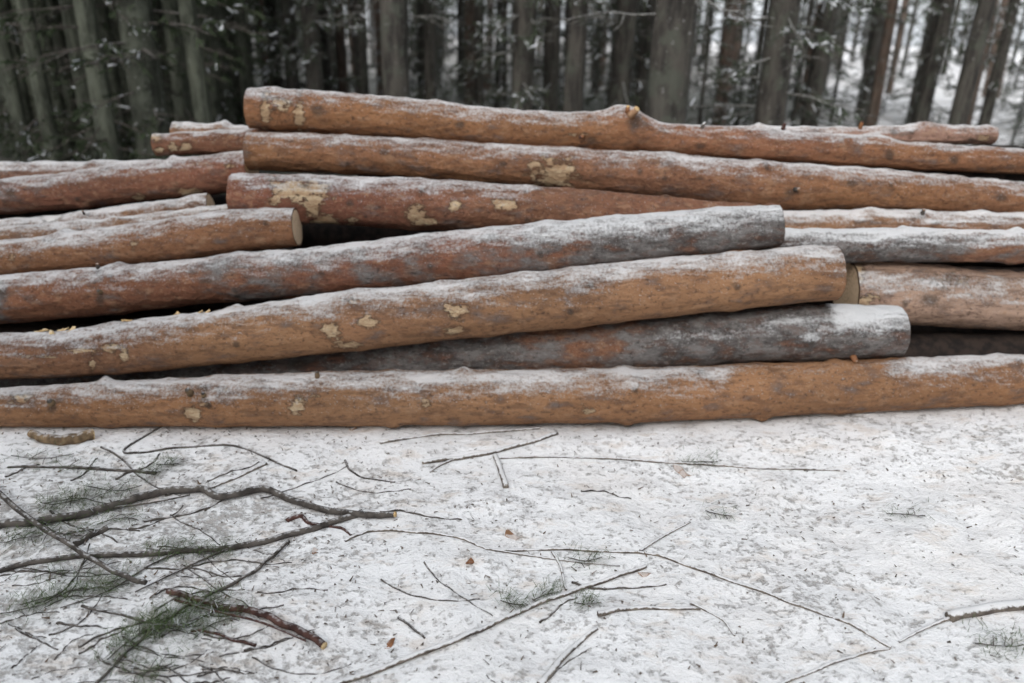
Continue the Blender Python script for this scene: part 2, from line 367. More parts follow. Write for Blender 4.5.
# ------------------------------------------------------------------ logs
ORANGE = (.29, .14, .066); TAN = (.335, .182, .096); RED = (.225, .092, .058); PINK = (.35, .215, .165); DULL = (.225, .107, .062)
LOGDATA = []
def log_mesh(name, A, base, base2=None, grey=(0, 0), snowy=0, bulges=(), left=0., right=0., peel=(), knots=(), step=.013, seg=52, seed=1, mix_at=None, greys=(), ecc=.03, bald=()):
    # extension beyond the frame
    A = np.array(A)
    if left:
        d = A[0] - A[1]; d = d / abs(d[0]); q = A[0] + d * left * np.array([1, .6, .35, 0]); q[3] = A[0, 3]; A = np.vstack([q, A])
    if right:
        d = A[-1] - A[-2]; d = d / abs(d[0]); q = A[-1] + d * right * np.array([1, .6, .35, 0]); q[3] = A[-1, 3] * .97; A = np.vstack([A, q])
    L = np.concatenate([[0], np.cumsum(np.linalg.norm(np.diff(A[:, :3], axis=0), axis=1))])
    n = max(8, int(L[-1] / step)); s = np.linspace(0, L[-1], n)
    # smooth the measured axis
    P = np.stack([np.interp(s, L, A[:, i]) for i in range(4)], -1)
    k = max(1, int(.09 / (L[-1] / n))); ker = np.hanning(2 * k + 3); ker /= ker.sum()
    Pp = np.pad(P, ((k + 1, k + 1), (0, 0)), mode='reflect', reflect_type='odd')
    P = np.stack([np.convolve(Pp[:, i], ker, 'valid') for i in range(4)], -1)[:n]
    c = P[:, :3]; r = P[:, 3].copy()
    t = np.gradient(c, axis=0); t /= np.linalg.norm(t, axis=1)[:, None]
    a = np.array([0, 0, 1.]) - t[:, 2:3] * t; a /= np.linalg.norm(a, axis=1)[:, None]; b = np.cross(t, a)
    th = np.arange(seg) * 2 * math.pi / seg
    dirs = np.cos(th)[None, :, None] * a[:, None] + np.sin(th)[None, :, None] * b[:, None]
    q = np.stack([np.broadcast_to(s[:, None] * 1.6, (n, seg)), np.broadcast_to(np.cos(th) * 1.2, (n, seg)), np.broadcast_to(np.sin(th) * 1.2, (n, seg))], -1)
    rr = r[:, None] * (1 + ecc * fbm(q * 1.3, seed, 2)) + .0035 * fbm(q * 5, seed + 7, 3) + .0018 * fbm(q * np.array([9, 22, 22]), seed + 3, 2)
    rr = rr - .002
    # branch whorls: swellings of the trunk
    wr = np.random.default_rng(seed)
    ws = list(np.arange(wr.uniform(.2, .5), L[-1], .52) + wr.uniform(-.12, .12, len(np.arange(0, L[-1], .52)))[:len(np.arange(.2, L[-1], .52))][0:1])
    auto = np.arange(wr.uniform(.2, .6), L[-1] - .1, .55); auto = auto + wr.uniform(-.15, .15, len(auto))
    kn = np.zeros((n, seg))
    for wx in auto:
        rr += (.006 * np.exp(-((s - wx) / .045) ** 2))[:, None]
        for _ in range(wr.integers(1, 4)):
            ph = wr.uniform(0, 2 * math.pi); dx = wr.uniform(-.04, .04); am = wr.uniform(.007, .018)
            da = (th - ph + math.pi) % (2 * math.pi) - math.pi
            g = np.exp(-((s - wx - dx) / .026) ** 2)[:, None] * np.exp(-(da / (.022 / .11)) ** 2)[None]
            rr += am * g; kn = np.maximum(kn, (g ** 2) * 1.1)
    for bx, amp, wd in bulges:      # world x, height, width
        rr += (amp * np.exp(-((c[:, 0] - bx) / wd) ** 2))[:, None] * (.6 + .6 * np.maximum(0, np.cos(th)))[None]
    V = c[:, None] + rr[..., None] * dirs
    # a little settled snow on the crest
    up = np.maximum(0, dirs[..., 2]); V[..., 2] += sm(.62, .97, up) * (.006 + .005 * fbm(V * 12, seed + 11, 2) + .0025 * vn(V * 34, seed + 12))
    V = V.reshape(-1, 3)
    i = np.arange(n * seg).reshape(n, seg); j = np.roll(i, -1, 1)
    Fc = np.stack([i[:-1], j[:-1], j[1:], i[1:]], -1).reshape(-1, 4)
    px, py = project(V)
    facing = ((V - CAM) * dirs.reshape(-1, 3)).sum(1) < 0
    # painted by place: low frequency bark colour, grey bark zones, bare wood, knots
    f = .5 + .5 * np.clip(fbm(V * np.array([.9, 2, 2]), seed + 20, 2) * 1.3, -1, 1)
    b1 = np.array(base); b2 = np.array(base2 if base2 else base) 
    colr = b1 * (1 - f[:, None]) + b2 * f[:, None]
    colr *= (1 + .18 * fbm(V * np.array([2.2, 6, 6]), seed + 33, 2))[:, None]
    gx = (V[:, 0] - V[:, 0].min()) / (V[:, 0].max() - V[:, 0].min())
    gr = grey[0] + (grey[1] - grey[0]) * gx
    for (x0, x1, am) in greys: gr = gr + am * sm(x0 - 25, x0 + 25, px) * (1 - sm(x1 - 25, x1 + 25, px))
    sw = np.full(len(V), float(snowy))
    for (x0, x1, am) in bald: sw = sw + am * sm(x0 - 18, x0 + 18, px) * (1 - sm(x1 - 12, x1 + 12, px))
    pe = np.zeros(len(V))
    for (x, y, sx, sy, *am) in peel:
        e = np.exp(-(((px - x) / sx) ** 2 + ((py - y) / sy) ** 2) * .5) * facing
        pe = np.maximum(pe, e * (am[0] if am else 1.) * 1.2)
    kk = kn.reshape(-1)
    for (x, y, sx, sy) in knots:
        kk = np.maximum(kk, np.exp(-(((px - x) / sx) ** 2 + ((py - y) / sy) ** 2)) * facing)
    return dict(name=name, V=V, F=Fc, dirs=dirs.reshape(-1, 3), c=c, r=rr, t=t, n=n, seg=seg, bcol=colr, grey=gr, peel=pe, knot=kk, snowy=sw, peeled_spots=peel)

def px_x(name, x):
    """world x on a log's axis at picture column x"""
    A = axis(name); return float(np.interp(x, [q[0] for q in LOGS[name][0]], A[:, 0]))

D = []
def L(name, label, **k):
    A = axis(name); k.setdefault('seed', len(D) * 13 + 5)
    d = log_mesh(name, A, **k); d['label'] = label; D.append(d); return d
L('front', 'long light brown log lying on the snow at the very front of the pile', base=ORANGE, base2=TAN, left=1.2, right=.9, snowy=.05, bald=[(735,885,-.6)], step=.011, seg=64,
  peel=[(193,413,7,6),(298,405,6,6),(20,398,10,5,.8),(205,404,5,3),(318,396,7,2,.7),(427,404,4,4,.8),(225,389,4,3,.8),(585,409,8,4,.55)], knots=[(52,408,7,6),(205,388,9,4),(700,372,6,3)])
L('second', 'long snow topped log with a thin torn pale scratch near its left end', base=DULL, base2=TAN, left=1.4, snowy=.03, step=.011, seg=64,
  peel=[(85,351,22,1.5,.95),(110,348,10,3),(92,362,2.5,9,.9),(124,357,3,6,.9),(40,356,16,1.5,.8),(331,330,7,7),(366,322,9,4),(347,345,9,3),(455,309,9,8),(456,330,8,4,.9),(352,303,3,4,.7)], knots=[(345,300,5,3),(460,318,7,2),(590,285,6,4)])
L('greylow', 'dark grey rough barked log with its blunt right end resting over the front log', base=RED, base2=DULL, grey=(1.0, .95), snowy=.12, bald=[(640,900,.10),(150,330,.25)], greys=[(520,640,-.42),(270,330,-.1)], right=0,
  knots=[(300,364,20,6)])
L('greymid', 'long grey and reddish log whose snowy right end tapers off beneath the upper logs', base=RED, base2=(.25,.11,.06), left=1.3, snowy=.03, greys=[(-90,8,.7),(92,106,.5),(205,335,.50),(335,440,.40),(440,1200,.22),(480,1200,.22),(530,1200,.25),(590,1200,.25)], bald=[(520,900,.06)],
  knots=[(98,272,5,4),(100,300,6,8),(192,272,8,4),(295,263,12,5),(205,281,10,4),(3,290,6,12)], step=.012)
L('paleend', 'brown log with a bright cream sawn end beneath the patchy torn log', base=ORANGE, base2=DULL, left=1.3, snowy=.02,
  peel=[(134,245,4,4,.7),(12,258,3,3,.7)], knots=[(48,240,10,4)])
L('thinnear', 'thin pale log directly behind the log with the cream sawn end', base=TAN, base2=PINK, left=1.2, snowy=.10, seg=36)
L('thinfar', 'thinnest snowy log squeezed beneath the big left hand log', base=TAN, base2=DULL, left=1.1, snowy=.28, seg=36, knots=[(88,214,2,5),(145,205,8,3)], peel=[(50,217,9,4)])
L('leftbig', 'thick red brown log at upper left ending behind the two upper long logs', bald=[(-80,60,.05)], base=RED, base2=DULL, left=1.2, snowy=.04, greys=[(-80,10,.5)],
  peel=[(190,192,10,2.5),(138,197,5,2.5),(232,166,5,2,.8)], knots=[(10,192,8,6)])
L('leftback', 'snow covered log at far left, rearmost of the left hand logs', base=PINK, base2=DULL, left=1.0, snowy=.25, seg=36)
L('uppersecond', 'long smooth brown log with one yellow torn patch, right beneath the topmost log', base=DULL, base2=ORANGE, right=.5, snowy=-.02,
  peel=[(553,173,17,13)], knots=[(384,152,8,5),(503,164,6,4),(640,172,4,5),(700,178,6,3),(792,192,9,5),(852,184,7,5),(1002,198,8,5)])
L('top', 'topmost long log with a knotted swelling and torn branch stump in its middle', base=RED, base2=ORANGE, right=.6, snowy=0,
  bulges=[(px_x('top', 622), .024, .075), (px_x('top', 872), .010, .06)],
  peel=[(266,112,4,14,.9),(299,115,4,13),(282,103,10,4,.9),(285,112,5,8,.5),(580,135,8,2,.8)], knots=[(318,110,10,7),(460,125,7,5),(592,140,7,5),(634,122,9,9),(700,146,7,4),(890,155,6,8),(954,160,7,6)])
L('peeled', 'brown log blotched with cream patches of torn off bark', base=RED, base2=DULL, snowy=0, bald=[(540,900,-.55)],
  peel=[(300,190,22,9),(312,204,8,12),(290,185,14,4),(327,221,12,4),(415,214,9,6),(424,221,9,4),(505,205,10,5),(455,205,6,5,.8),(350,222,6,4,.8),(277,201,4,5,.8)], knots=[(350,203,6,5),(305,186,8,3)])
L('stubby', 'short brown log end with pale torn spots poking out at the back left', base=RED, base2=DULL, snowy=-.02, seg=36,
  peel=[(157,138,5,4),(173,146,4,4),(186,147,5,4),(160,150,3,3)])
L('stubtop', 'snow dusted log end resting on the short brown log at the back left', base=TAN, base2=PINK, snowy=.15, seg=36, peel=[(176,125,4,4,.8)], knots=[(222,131,5,3),(236,139,4,3)])
L('stubthin', 'thin whitish log end between the short brown log and the thick red brown log', base=PINK, base2=TAN, snowy=.2, seg=32, peel=[(206,146,4,4,.8)])
L('rightpale', 'pale pinkish snowy log under the right half of the upper long logs', base=PINK, base2=TAN, right=.7, snowy=.22, knots=[(922,214,5,6),(935,222,8,4)])
L('rightgrey', 'grey snow crusted log at right, above the thickest log', base=PINK, base2=DULL, grey=(1.0, .85), right=.6, snowy=.2, greys=[(945,1100,-.5)])
L('rightthick', 'thickest log at the right edge, its cream left end in view', base=(.42,.29,.22), base2=(.38,.24,.17), right=1.2, snowy=.22, seg=64,
  peel=[(856,272,7,14,.9),(866,300,10,5,.8),(950,280,30,8,.42)], knots=[(930,300,12,8)])
L('topback', 'thin crooked log lying behind the topmost log at upper right, ending in a brown cut', base=PINK, base2=DULL, snowy=.10, seg=36, bulges=[(px_x('topback', 925), .014, .06), (px_x('topback', 985), .008, .04)],
  peel=[(985,138,8,4,.7)], knots=[(780,130,7,4),(894,132,5,5),(972,140,6,3)])
# logs of the hidden core that carry the visible ones
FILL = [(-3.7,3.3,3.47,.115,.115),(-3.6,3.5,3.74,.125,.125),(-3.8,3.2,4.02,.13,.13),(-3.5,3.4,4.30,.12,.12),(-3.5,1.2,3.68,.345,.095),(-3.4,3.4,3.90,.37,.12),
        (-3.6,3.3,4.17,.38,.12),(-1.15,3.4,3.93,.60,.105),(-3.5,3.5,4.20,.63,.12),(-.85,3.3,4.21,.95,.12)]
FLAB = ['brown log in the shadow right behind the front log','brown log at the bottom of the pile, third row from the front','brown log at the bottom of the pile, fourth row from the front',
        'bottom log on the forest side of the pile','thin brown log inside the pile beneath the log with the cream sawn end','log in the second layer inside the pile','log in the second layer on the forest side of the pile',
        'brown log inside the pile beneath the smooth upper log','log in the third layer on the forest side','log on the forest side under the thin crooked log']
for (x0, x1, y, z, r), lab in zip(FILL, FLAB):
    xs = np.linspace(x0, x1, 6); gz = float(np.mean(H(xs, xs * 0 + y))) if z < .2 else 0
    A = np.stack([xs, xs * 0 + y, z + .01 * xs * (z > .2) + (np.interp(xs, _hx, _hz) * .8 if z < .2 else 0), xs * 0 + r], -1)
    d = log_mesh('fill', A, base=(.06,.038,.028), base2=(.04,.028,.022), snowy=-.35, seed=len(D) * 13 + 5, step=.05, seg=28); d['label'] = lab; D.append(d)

# shelter: which bark can the falling snow reach
big = []; bf = []; off = 0
for d in D: big.append(d['V']); bf.append(d['F'] + off); off += len(d['V'])
bvh = BVHTree.FromPolygons(np.concatenate(big).tolist(), np.concatenate(bf).tolist())
fall = [Vector(v).normalized() for v in ((0, 0, 1), (.25, -.45, 1), (-.3, -.35, 1), (0, -.8, 1))]
for d in D:
    st = 2; n, seg = d['n'], d['seg']
    V = d['V'].reshape(n, seg, 3); Dn = d['dirs'].reshape(n, seg, 3)
    ii = np.unique(np.append(np.arange(0, n, 3), n - 1)); jj = np.arange(0, seg, 2)
    op = np.zeros((len(ii), len(jj)))
    for a_, i in enumerate(ii):
        for b_, j in enumerate(jj):
            if Dn[i, j, 2] < -.35: continue
            o = Vector(V[i, j] + Dn[i, j] * .012)
            op[a_, b_] = sum(bvh.ray_cast(o, f, .9)[0] is None for f in fall) / 4
    full = np.stack([np.interp(np.arange(n), ii, op[:, b_]) for b_ in range(len(jj))], 1)
    full2 = np.zeros((n, seg)); full2[:, jj] = full; nx = np.roll(full, -1, 1)
    full2[:, 1::2] = (full + nx)[:, :full2[:, 1::2].shape[1]] / 2
    d['open'] = full2.reshape(-1)

LOGOBJ = {}
def end_face(d, i, sgn, parent, origin, mat=END):
    """sawn disc, its rim set into the bark"""
    seg = d['seg']; ring = d['V'].reshape(d['n'], seg, 3)[i]; c = d['c'][i]; t = d['t'][i] * sgn
    V = [c + t * .001]; fs = []; rrv = [0]
    K = 6
    for k in range(1, K + 1):
        q = k / K
        for j in range(seg): V.append(c + (ring[j] - c) * q * 1.0 + t * .001); rrv.append(q * .12)
    for j in range(seg):
        j2 = (j + 1) % seg; fs.append((0, 1 + j, 1 + j2) if sgn > 0 else (0, 1 + j2, 1 + j))
        for k in range(K - 1):
            a, b = 1 + k * seg + j, 1 + k * seg + j2; a2, b2 = a + seg, b + seg
            fs.append((a, a2, b2, b) if sgn > 0 else (a, b, b2, a2))
    mb = MB(); mb.add(np.array(V), fs); o = mb.build('sawn_end', mat, parent, origin, smooth=False)
    at = o.data.attributes.new('rr', 'FLOAT', 'POINT'); at.data.foreach_set('value', np.array(rrv, np.float32))
    return o
for d in D:
    cen = d['c'][d['n'] // 2]; base = (float(cen[0]), float(cen[1]), float(cen[2]))
    me = bpy.data.meshes.new('pine_log'); me.from_pydata((d['V'] - np.array(base)).tolist(), [], d['F'].tolist()); me.materials.append(SHADEBARK if d['name'] == 'fill' else BARK)
    me.polygons.foreach_set('use_smooth', [True] * len(me.polygons))
    for nm in ('grey', 'peel', 'knot', 'open'):
        at = me.attributes.new(nm, 'FLOAT', 'POINT'); at.data.foreach_set('value', np.broadcast_to(d[nm], (len(d['V']),)).astype(np.float32))
    at = me.attributes.new('snowy', 'FLOAT', 'POINT'); at.data.foreach_set('value', d['snowy'].astype(np.float32))
    at = me.attributes.new('bcol', 'FLOAT_COLOR', 'POINT'); c4 = np.concatenate([np.clip(d['bcol'], .01, .9), np.ones((len(d['V']), 1))], 1)
    at.data.foreach_set('color', c4.astype(np.float32).reshape(-1))
    root = empty('pine_log', base); tag(root, d['label'], 'log', 'felled logs in the snow dusted pile')
    o = bpy.data.objects.new('bark', me); COL.objects.link(o); o.parent = root
    end_face(d, 0, -1, root, base); end_face(d, d['n'] - 1, 1, root, base)
    LOGOBJ[d['name']] = (root, d, base)

# branch stubs and torn flakes on the logs
def surf(name, x, y):
    """surface point of a log under a picture point, with its outward direction"""
    _, d, _b = LOGOBJ[name]; px, py = project(d['V']); fc = ((d['V'] - CAM) * d['dirs']).sum(1) < .0
    q = (px - x) ** 2 + (py - y) ** 2 + (~fc) * 1e6; i = int(np.argmin(q)); return d['V'][i], d['dirs'][i]
def stub(name, x, y, ln=.03, r=.014, lean=(0, 0, .3), mat=None, tip=None):
    root, d, base = LOGOBJ[name]; p, n = surf(name, x, y)
    v = n + np.array(lean); v /= np.linalg.norm(v)
    mb = MB(); mb.tube([p - n * .015, p + v * ln * .35, p + v * ln], [r * 1.35, r * 1.05, r * .85], 10, ref=np.array([.3, .9, .2]))
    o = mb.build('branch_stub', mat or TWIG, root, base)
    m2 = MB(); e = p + v * ln; m2.tube([e - v * .001, e + v * .003], [r * .8, r * .74], 10, ref=np.array([.3, .9, .2])); m2.build('torn_tip', tip or BRONZE, o, base)
stub('top', 632, 116, .05, .019, (.7, -.1, .25), BRONZE, FRESH); stub('top', 627, 112, .03, .012, (-.1, 0, .8), LEAFM, FRESH)
stub('top', 585, 137, .035, .010, (-.8, 0, .1), LEAFM, TWIGR)
stub('front', 52, 404, .022, .014, (0, 0, .5), CURL, TWIG); stub('front', 190, 394, .03, .013, (-.3, 0, .6), CURL, TWIG)
stub('front', 204, 397, .02, .010, (.2, 0, .6), CURL, TWIG); stub('greymid', 101, 293, .02, .010, (0, 0, .6), CURL, TWIG)
stub('greymid', 98, 267, .02, .008, (.2, 0, .5)); stub('greylow', 852, 356, .03, .013, (.3, -.3, -.2), LEAFM, BRONZE)
stub('uppersecond', 794, 190, .025, .010, (.5, 0, .1)); stub('rightpale', 922, 214, .02, .010, (0, 0, .5))
stub('topback', 860, 128, .03, .010, (.2, 0, .6), LEAFM, TWIGR); stub('topback', 782, 129, .03, .010, (.2, 0, .6), TWIGR, TWIGR)
stub('thinfar', 84, 214, .05, .005, (.7, -.6, -.3)); stub('top', 702, 128, .03, .008, (.8, 0, .3), TWIGS, TWIGS)
stub('front', 317, 376, .02, .010, (0, 0, .7), CURL, TWIG)

exec_after = []
# ------------------------------------------------------------------ ground sticks, traced
def gpt(x, y, lift=0.):
    """ground point under a picture point"""
    d = ray(x, y); P = CAM + d * ((0 - CAMZ) / d[2])
    for _ in range(4): P = CAM + d * ((float(H(P[0], P[1])) + lift - CAMZ) / d[2])
    return P
def spline(pts, m=5):
    pts = np.asarray(pts, float); n = len(pts); 
    if n < 3: 
        t = np.linspace(0, 1, 6)[:, None]; return pts[0] * (1 - t) + pts[-1] * t
    out = []
    for i in range(n - 1):
        p0, p1, p2, p3 = pts[max(i - 1, 0)], pts[i], pts[i + 1], pts[min(i + 2, n - 1)]
        for t in np.linspace(0, 1, m, endpoint=False):
            out.append(.5 * ((2 * p1) + (p2 - p0) * t + (2 * p0 - 5 * p1 + 4 * p2 - p3) * t * t + (3 * p1 - p0 - 3 * p2 + p3) * t ** 3))
    out.append(pts[-1]); return np.array(out)
def stick(path, w0, w1, label, mat=TWIG, name='fallen_branch', cat='branch', group=None, side=None, lift=0., cut=None):
    q = spline(path, 5); n = len(q); P = []
    for i, (x, y) in enumerate(q):
        w = w0 + (w1 - w0) * i / (n - 1); g = gpt(x, y); dist = np.dot(g - CAM, FW); r = w * dist / F / 2
        P.append((*gpt(x, y, r * .6 + lift), r))
    P = np.array(P); s = np.arange(n)
    P[:, 2] += .0025 * np.sin(s * 1.3 + x); rr = P[:, 3] * (1 + .07 * fbm(P[:, :3] * 22, 4, 2))
    o0 = tuple(P[n // 2, :3].tolist())
    mb = MB(); mb.tube(P[:, :3], rr, 10)
    if side:
        for path2, u0, u1 in side:
            q2 = spline(path2, 4); m = len(q2); P2 = []
            for i, (x, y) in enumerate(q2):
                w = u0 + (u1 - u0) * i / (m - 1); g = gpt(x, y); r = max(.0008, w * np.dot(g - CAM, FW) / F / 2)
                P2.append((*gpt(x, y, r * .6 + .002 + lift), r))
            P2 = np.array(P2); mb.tube(P2[:, :3], P2[:, 3], 7)
    if cut is None and not label: pass
    if cut:
        root = empty(name, o0); mb.build('stem', mat, root, o0)
        i = 0 if cut == 'start' else n - 1; j = 1 if i == 0 else n - 2
        t = P[i, :3] - P[j, :3]; t /= np.linalg.norm(t)
        m2 = MB(); m2.tube([P[i, :3] - t * .002, P[i, :3] + t * .003], [rr[i] * 1.0, rr[i] * .93], 12); m2.build('cut_end', FRESH, root, o0)
        o = root
    else: o = mb.build(name, mat, None, o0)
    tag(o, label, cat, group or 'sticks and branches fallen on the snow'); return o
stick([(-30,527),(0,524),(40,521),(90,512),(130,500),(160,492),(200,489),(222,497),(262,489),(300,503),(345,513),(395,515)], 8.5, 6, 'thickest dark crooked branch arching across the snow at lower left', TWIG, side=[([(75,514),(110,508),(150,503),(190,495)],3,1.5)], lift=.01, cut='end')
stick([(-20,573),(0,570),(59,558),(156,553),(234,547),(273,539),(324,525),(363,512)], 5, 6.5, 'long grey branch just below the thickest branch, meeting its right end', TWIG, side=[([(245,543),(210,556),(170,575),(135,592)],3,1.2),([(180,552),(150,565),(110,590),(60,608)],2.5,1)], lift=.004)
stick([(-15,482),(0,494),(31,520),(70,545),(102,565),(129,578),(146,583)], 5, 5, 'straight diagonal stick crossing the thickest branch at the left edge', TWIG, lift=.028)
stick([(289,541),(270,558),(250,574),(219,590),(187,606),(156,627),(129,650),(94,686)], 3.5, 3, 'slender twig curving from the grey branch down to the bottom left', TWIG, lift=.006)
stick([(168,591),(188,596),(219,606),(258,612),(281,623),(305,633),(324,645)], 6, 8, 'dark red brown stick with a broken pale right end, lower left', TWIGR, side=[([(175,600),(215,611),(260,622),(306,641)],3,2)], lift=.008, cut='end')
stick([(82,606),(129,617),(152,623),(185,628)], 3, 2, 'thin dark twig left of the green needle sprigs, bottom left', TWIG, lift=.012)
stick([(191,631),(211,632),(234,640),(256,645)], 2.5, 3.5, 'short dark straight twig just below the red brown stick', TWIGR)
stick([(8,467),(55,467),(117,470),(156,473)], 2.5, 4, 'straight twig ending in a green needle tuft near the pile at left', TWIG)
stick([(165,424),(125,449),(137,453),(176,448),(234,446),(273,461),(297,471)], 2.5, 2, 'hook shaped thin twig lying just in front of the front log', TWIG)
stick([(266,463),(242,475),(211,488)], 4, 2.5, 'short grey twig reaching down toward the arch of the thickest branch', TWIGS)
stick([(345,541),(362,533),(380,530),(418,532),(457,537),(495,550),(553,549),(626,552),(657,555),(700,570),(758,590),(808,609),(850,624),(891,648)], 3.2, 3.2, 'very long thin wavy branch running across the middle of the snow to the right', TWIGS, side=[([(495,550),(560,560),(620,566)],2.2,1),([(640,551),(660,538),(690,522)],3,2)])
stick([(325,688),(380,669),(457,639),(488,626),(534,605),(573,591),(611,578),(646,566)], 6, 4, 'long straight grey stick rising from the bottom edge toward the centre', TWIGS, lift=.003)
stick([(422,462),(457,458),(488,453),(534,441),(557,433)], 5, 4, 'pale brown stick slanting up toward the front log in the middle', TWIGS, side=[([(457,458),(440,465),(430,472)],3,1.5)])
stick([(495,458),(573,457),(665,462),(760,468),(840,470)], 2.5, 2.5, 'thin straight twig running right from the pale brown stick', TWIGS)
stick([(380,443),(430,435),(480,433),(540,428)], 3, 2.5, 'thin twig beside the front log left of the centre', TWIGS)
stick([(495,455),(500,468),(506,487)], 5, 6, 'short stubby twig pointing down from the pale brown stick', TWIGS)
stick([(598,614),(622,609),(652,608),(700,609)], 6, 3, 'short brown stick by the small green tufts right of centre', TWIGS)
stick([(597,628),(570,650),(540,684)], 4, 8, 'snow covered pale stick at the bottom edge right of the centre', TWIGS)
stick([(552,552),(560,565),(566,590)], 3, 2.5, 'short twig hanging down from the long wavy branch', TWIGS)
stick([(949,617),(974,611),(1024,604),(1060,600)], 11, 11, 'thick snow dusted branch stump at the right edge', TWIGS, side=[([(955,616),(925,628),(899,642)],4,2)])
stick([(767,690),(810,672),(850,657),(890,648)], 4, 3, 'half buried twig near the bottom right corner', TWIGS)
stick([(345,460),(350,470),(365,478),(395,482)], 2.2, 1.5, 'thin broken twig in the snow between the pile and the arching branch end', TWIG)
stick([(287,521),(300,516),(312,524),(340,528),(352,536)], 5, 2, 'short reddish twig under the right part of the thickest branch', TWIGR)
stick([(75,545),(90,536),(108,528)], 7, 6, 'short thick stick between the thickest branch and the grey branch', TWIG)
stick([(690,603),(720,618),(735,636)], 3, 2, 'small dark twig in the snow right of the centre foreground', TWIGS)
stick([(398,617),(415,630),(425,638)], 2.5, 2, 'tiny dark twig above the long straight stick', TWIG)
# short curved bark covered stick by the front log
stick([(31,433),(42,438),(60,440),(78,438),(92,434)], 8, 12, 'short curved stick with pale cut end lying against the front log at left', CURL, cut='end', lift=.006)
# tangle of thin twigs, lower left
for k in range(74):
    x = random.uniform(-10, 270) if k % 8 else random.uniform(200, 620); y = random.uniform(560, 690) if k % 2 else random.uniform(445, 690)
    a = random.choice([random.uniform(-.7, .1), random.uniform(.1, 1.0), random.uniform(-.5, .3)]); ln = random.uniform(35, 110)
    p = [(x, y)]
    for s in range(4):
        a += random.uniform(-.45, .45); p.append((p[-1][0] + math.cos(a) * ln / 4, p[-1][1] + math.sin(a) * ln / 4 * .7))
    if max(q[0] for q in p) > 700 or min(q[1] for q in p) < 436: continue
    wd = random.uniform(1.1, 2.6)
    mx_, my_ = p[2]
    row = 'close to the front log' if my_ < 485 else ('between the two long arching branches' if my_ < 560 else ('around the largest green sprig' if my_ < 625 else 'along the bottom edge of the picture'))
    colm = 'far left' if mx_ < 90 else ('left' if mx_ < 190 else ('left of centre' if mx_ < 330 else 'near the centre'))
    how = 'faint' if wd < 1.6 else ('thin' if wd < 2.1 else 'sturdier')
    stick(p, wd, wd * .6, how + ' bare twig on the snow ' + row + ', ' + colm, TWIG, name='thin_twig', cat='twig', group='thin bare twigs scattered over the snow')

# green needle sprigs
def sprig(x, y, ln_px, ang, label, dense=1., flat=.6, wd=1.):
    g = gpt(x, y); sc = np.dot(g - CAM, FW) / F; ln = ln_px * sc
    dx = math.cos(ang); dy = math.sin(ang); mb = MB()
    t = np.linspace(-.5, .5, 7)
    bend = random.uniform(-.15, .15)
    P = np.array([[g[0] + dx * ln * a - dy * ln * bend * a * a * 4, g[1] + dy * ln * a + dx * ln * bend * a * a * 4, 0] for a in t])
    P[:, 2] = H(P[:, 0], P[:, 1]) + .008
    mb.tube(P, .0018, 5, 1)
    for b in (-.2, .1, .3):      # side twigs
        q = P[3] + (P[6] - P[3]) * b * 1.6; e = q + np.array([dx * .5 - dy * random.choice([-1, 1]), dy * .5 + dx * random.choice([-1, 1]), .1]) * ln * .25
        e[2] = float(H(e[0], e[1])) + .012; mb.tube([q, (q + e) / 2 + np.array([0, 0, .004]), e], .0013, 5, 1)
    m = int(260 * dense); Q = []
    for _ in range(m):
        a = random.random(); i = min(5, int(a * 6)); c = P[i] + (P[i + 1] - P[i]) * random.random()
        c = c + np.array([random.gauss(0, .22), random.gauss(0, .30), 0]) * ln * .7 * wd; c[2] = float(H(c[0], c[1])) + random.uniform(.002, .04)
        th = ang + random.gauss(0, 1.0); nl = random.uniform(.018, .045); el = random.uniform(-.1, .8)
        v = np.array([math.cos(th) * math.cos(el), math.sin(th) * math.cos(el), math.sin(el) * flat]) * nl; s = np.cross(v, [0, 0, 1]); s = s / (np.linalg.norm(s) + 1e-9) * .0009 + np.array([0, 0, .0004])
        Q.append([c - s, c + s, c + v + s * .3, c + v - s * .3])
    mb.quads(np.array(Q)); o = mb.build('needle_sprig', [NEED, TWIG], None, tuple(g.tolist()), smooth=False)
    tag(o, label, 'sprig', 'green needle sprigs on the snow'); return o
sprig(85,500,70,.15,'wide green needle sprig above the thickest branch at left',2.2)
sprig(115,492,50,.2,'smaller green sprig right of the wide sprig above the thickest branch',.9)
sprig(60,535,60,-.3,'green sprig in the angle where the diagonal stick crosses the thickest branch',1.1)
sprig(168,466,22,.1,'small dark green tuft at the end of the straight twig near the pile',.7,wd=.6)
sprig(150,474,20,-.1,'lower small green tuft by the end of the straight twig near the pile',.5,wd=.6)
sprig(98,590,60,.25,'dark green sprig under the lower end of the diagonal stick',1.7)
sprig(165,553,40,0,'green needles caught on the grey branch left of its middle',.9)
sprig(207,555,45,.1,'green needles caught on the grey branch near its knot',1.)
sprig(172,628,62,.5,'largest green needle sprig at bottom left, left of the red brown stick',1.7)
sprig(62,505,40,.3,'small muted green tuft near the left edge above the thickest branch',.9)
sprig(45,600,40,.3,'small muted green tuft at lower left under the grey branch',.6)
sprig(190,612,60,.6,'needle tuft touching the lower side of the red brown stick',1.6)
sprig(135,640,60,.9,'grey green sprig at the bottom left beside the largest sprig',1.2)
sprig(145,675,50,.2,'green sprig at the bottom edge left of centre',.6)
sprig(20,540,40,.2,'olive sprig at the left edge between two long branches',.8)
sprig(512,606,24,-.1,'green tuft left of the straight stick in the middle foreground',.5)
sprig(545,597,28,.4,'green tuft lying on the long straight grey stick',.5)
sprig(586,606,24,0,'small green tuft beside the short brown stick',.35)
sprig(585,563,34,0,'dark tuft under the long wavy branch right of centre',.4)
sprig(718,516,26,-.4,'small green tuft alone in the snow right of centre',.35)
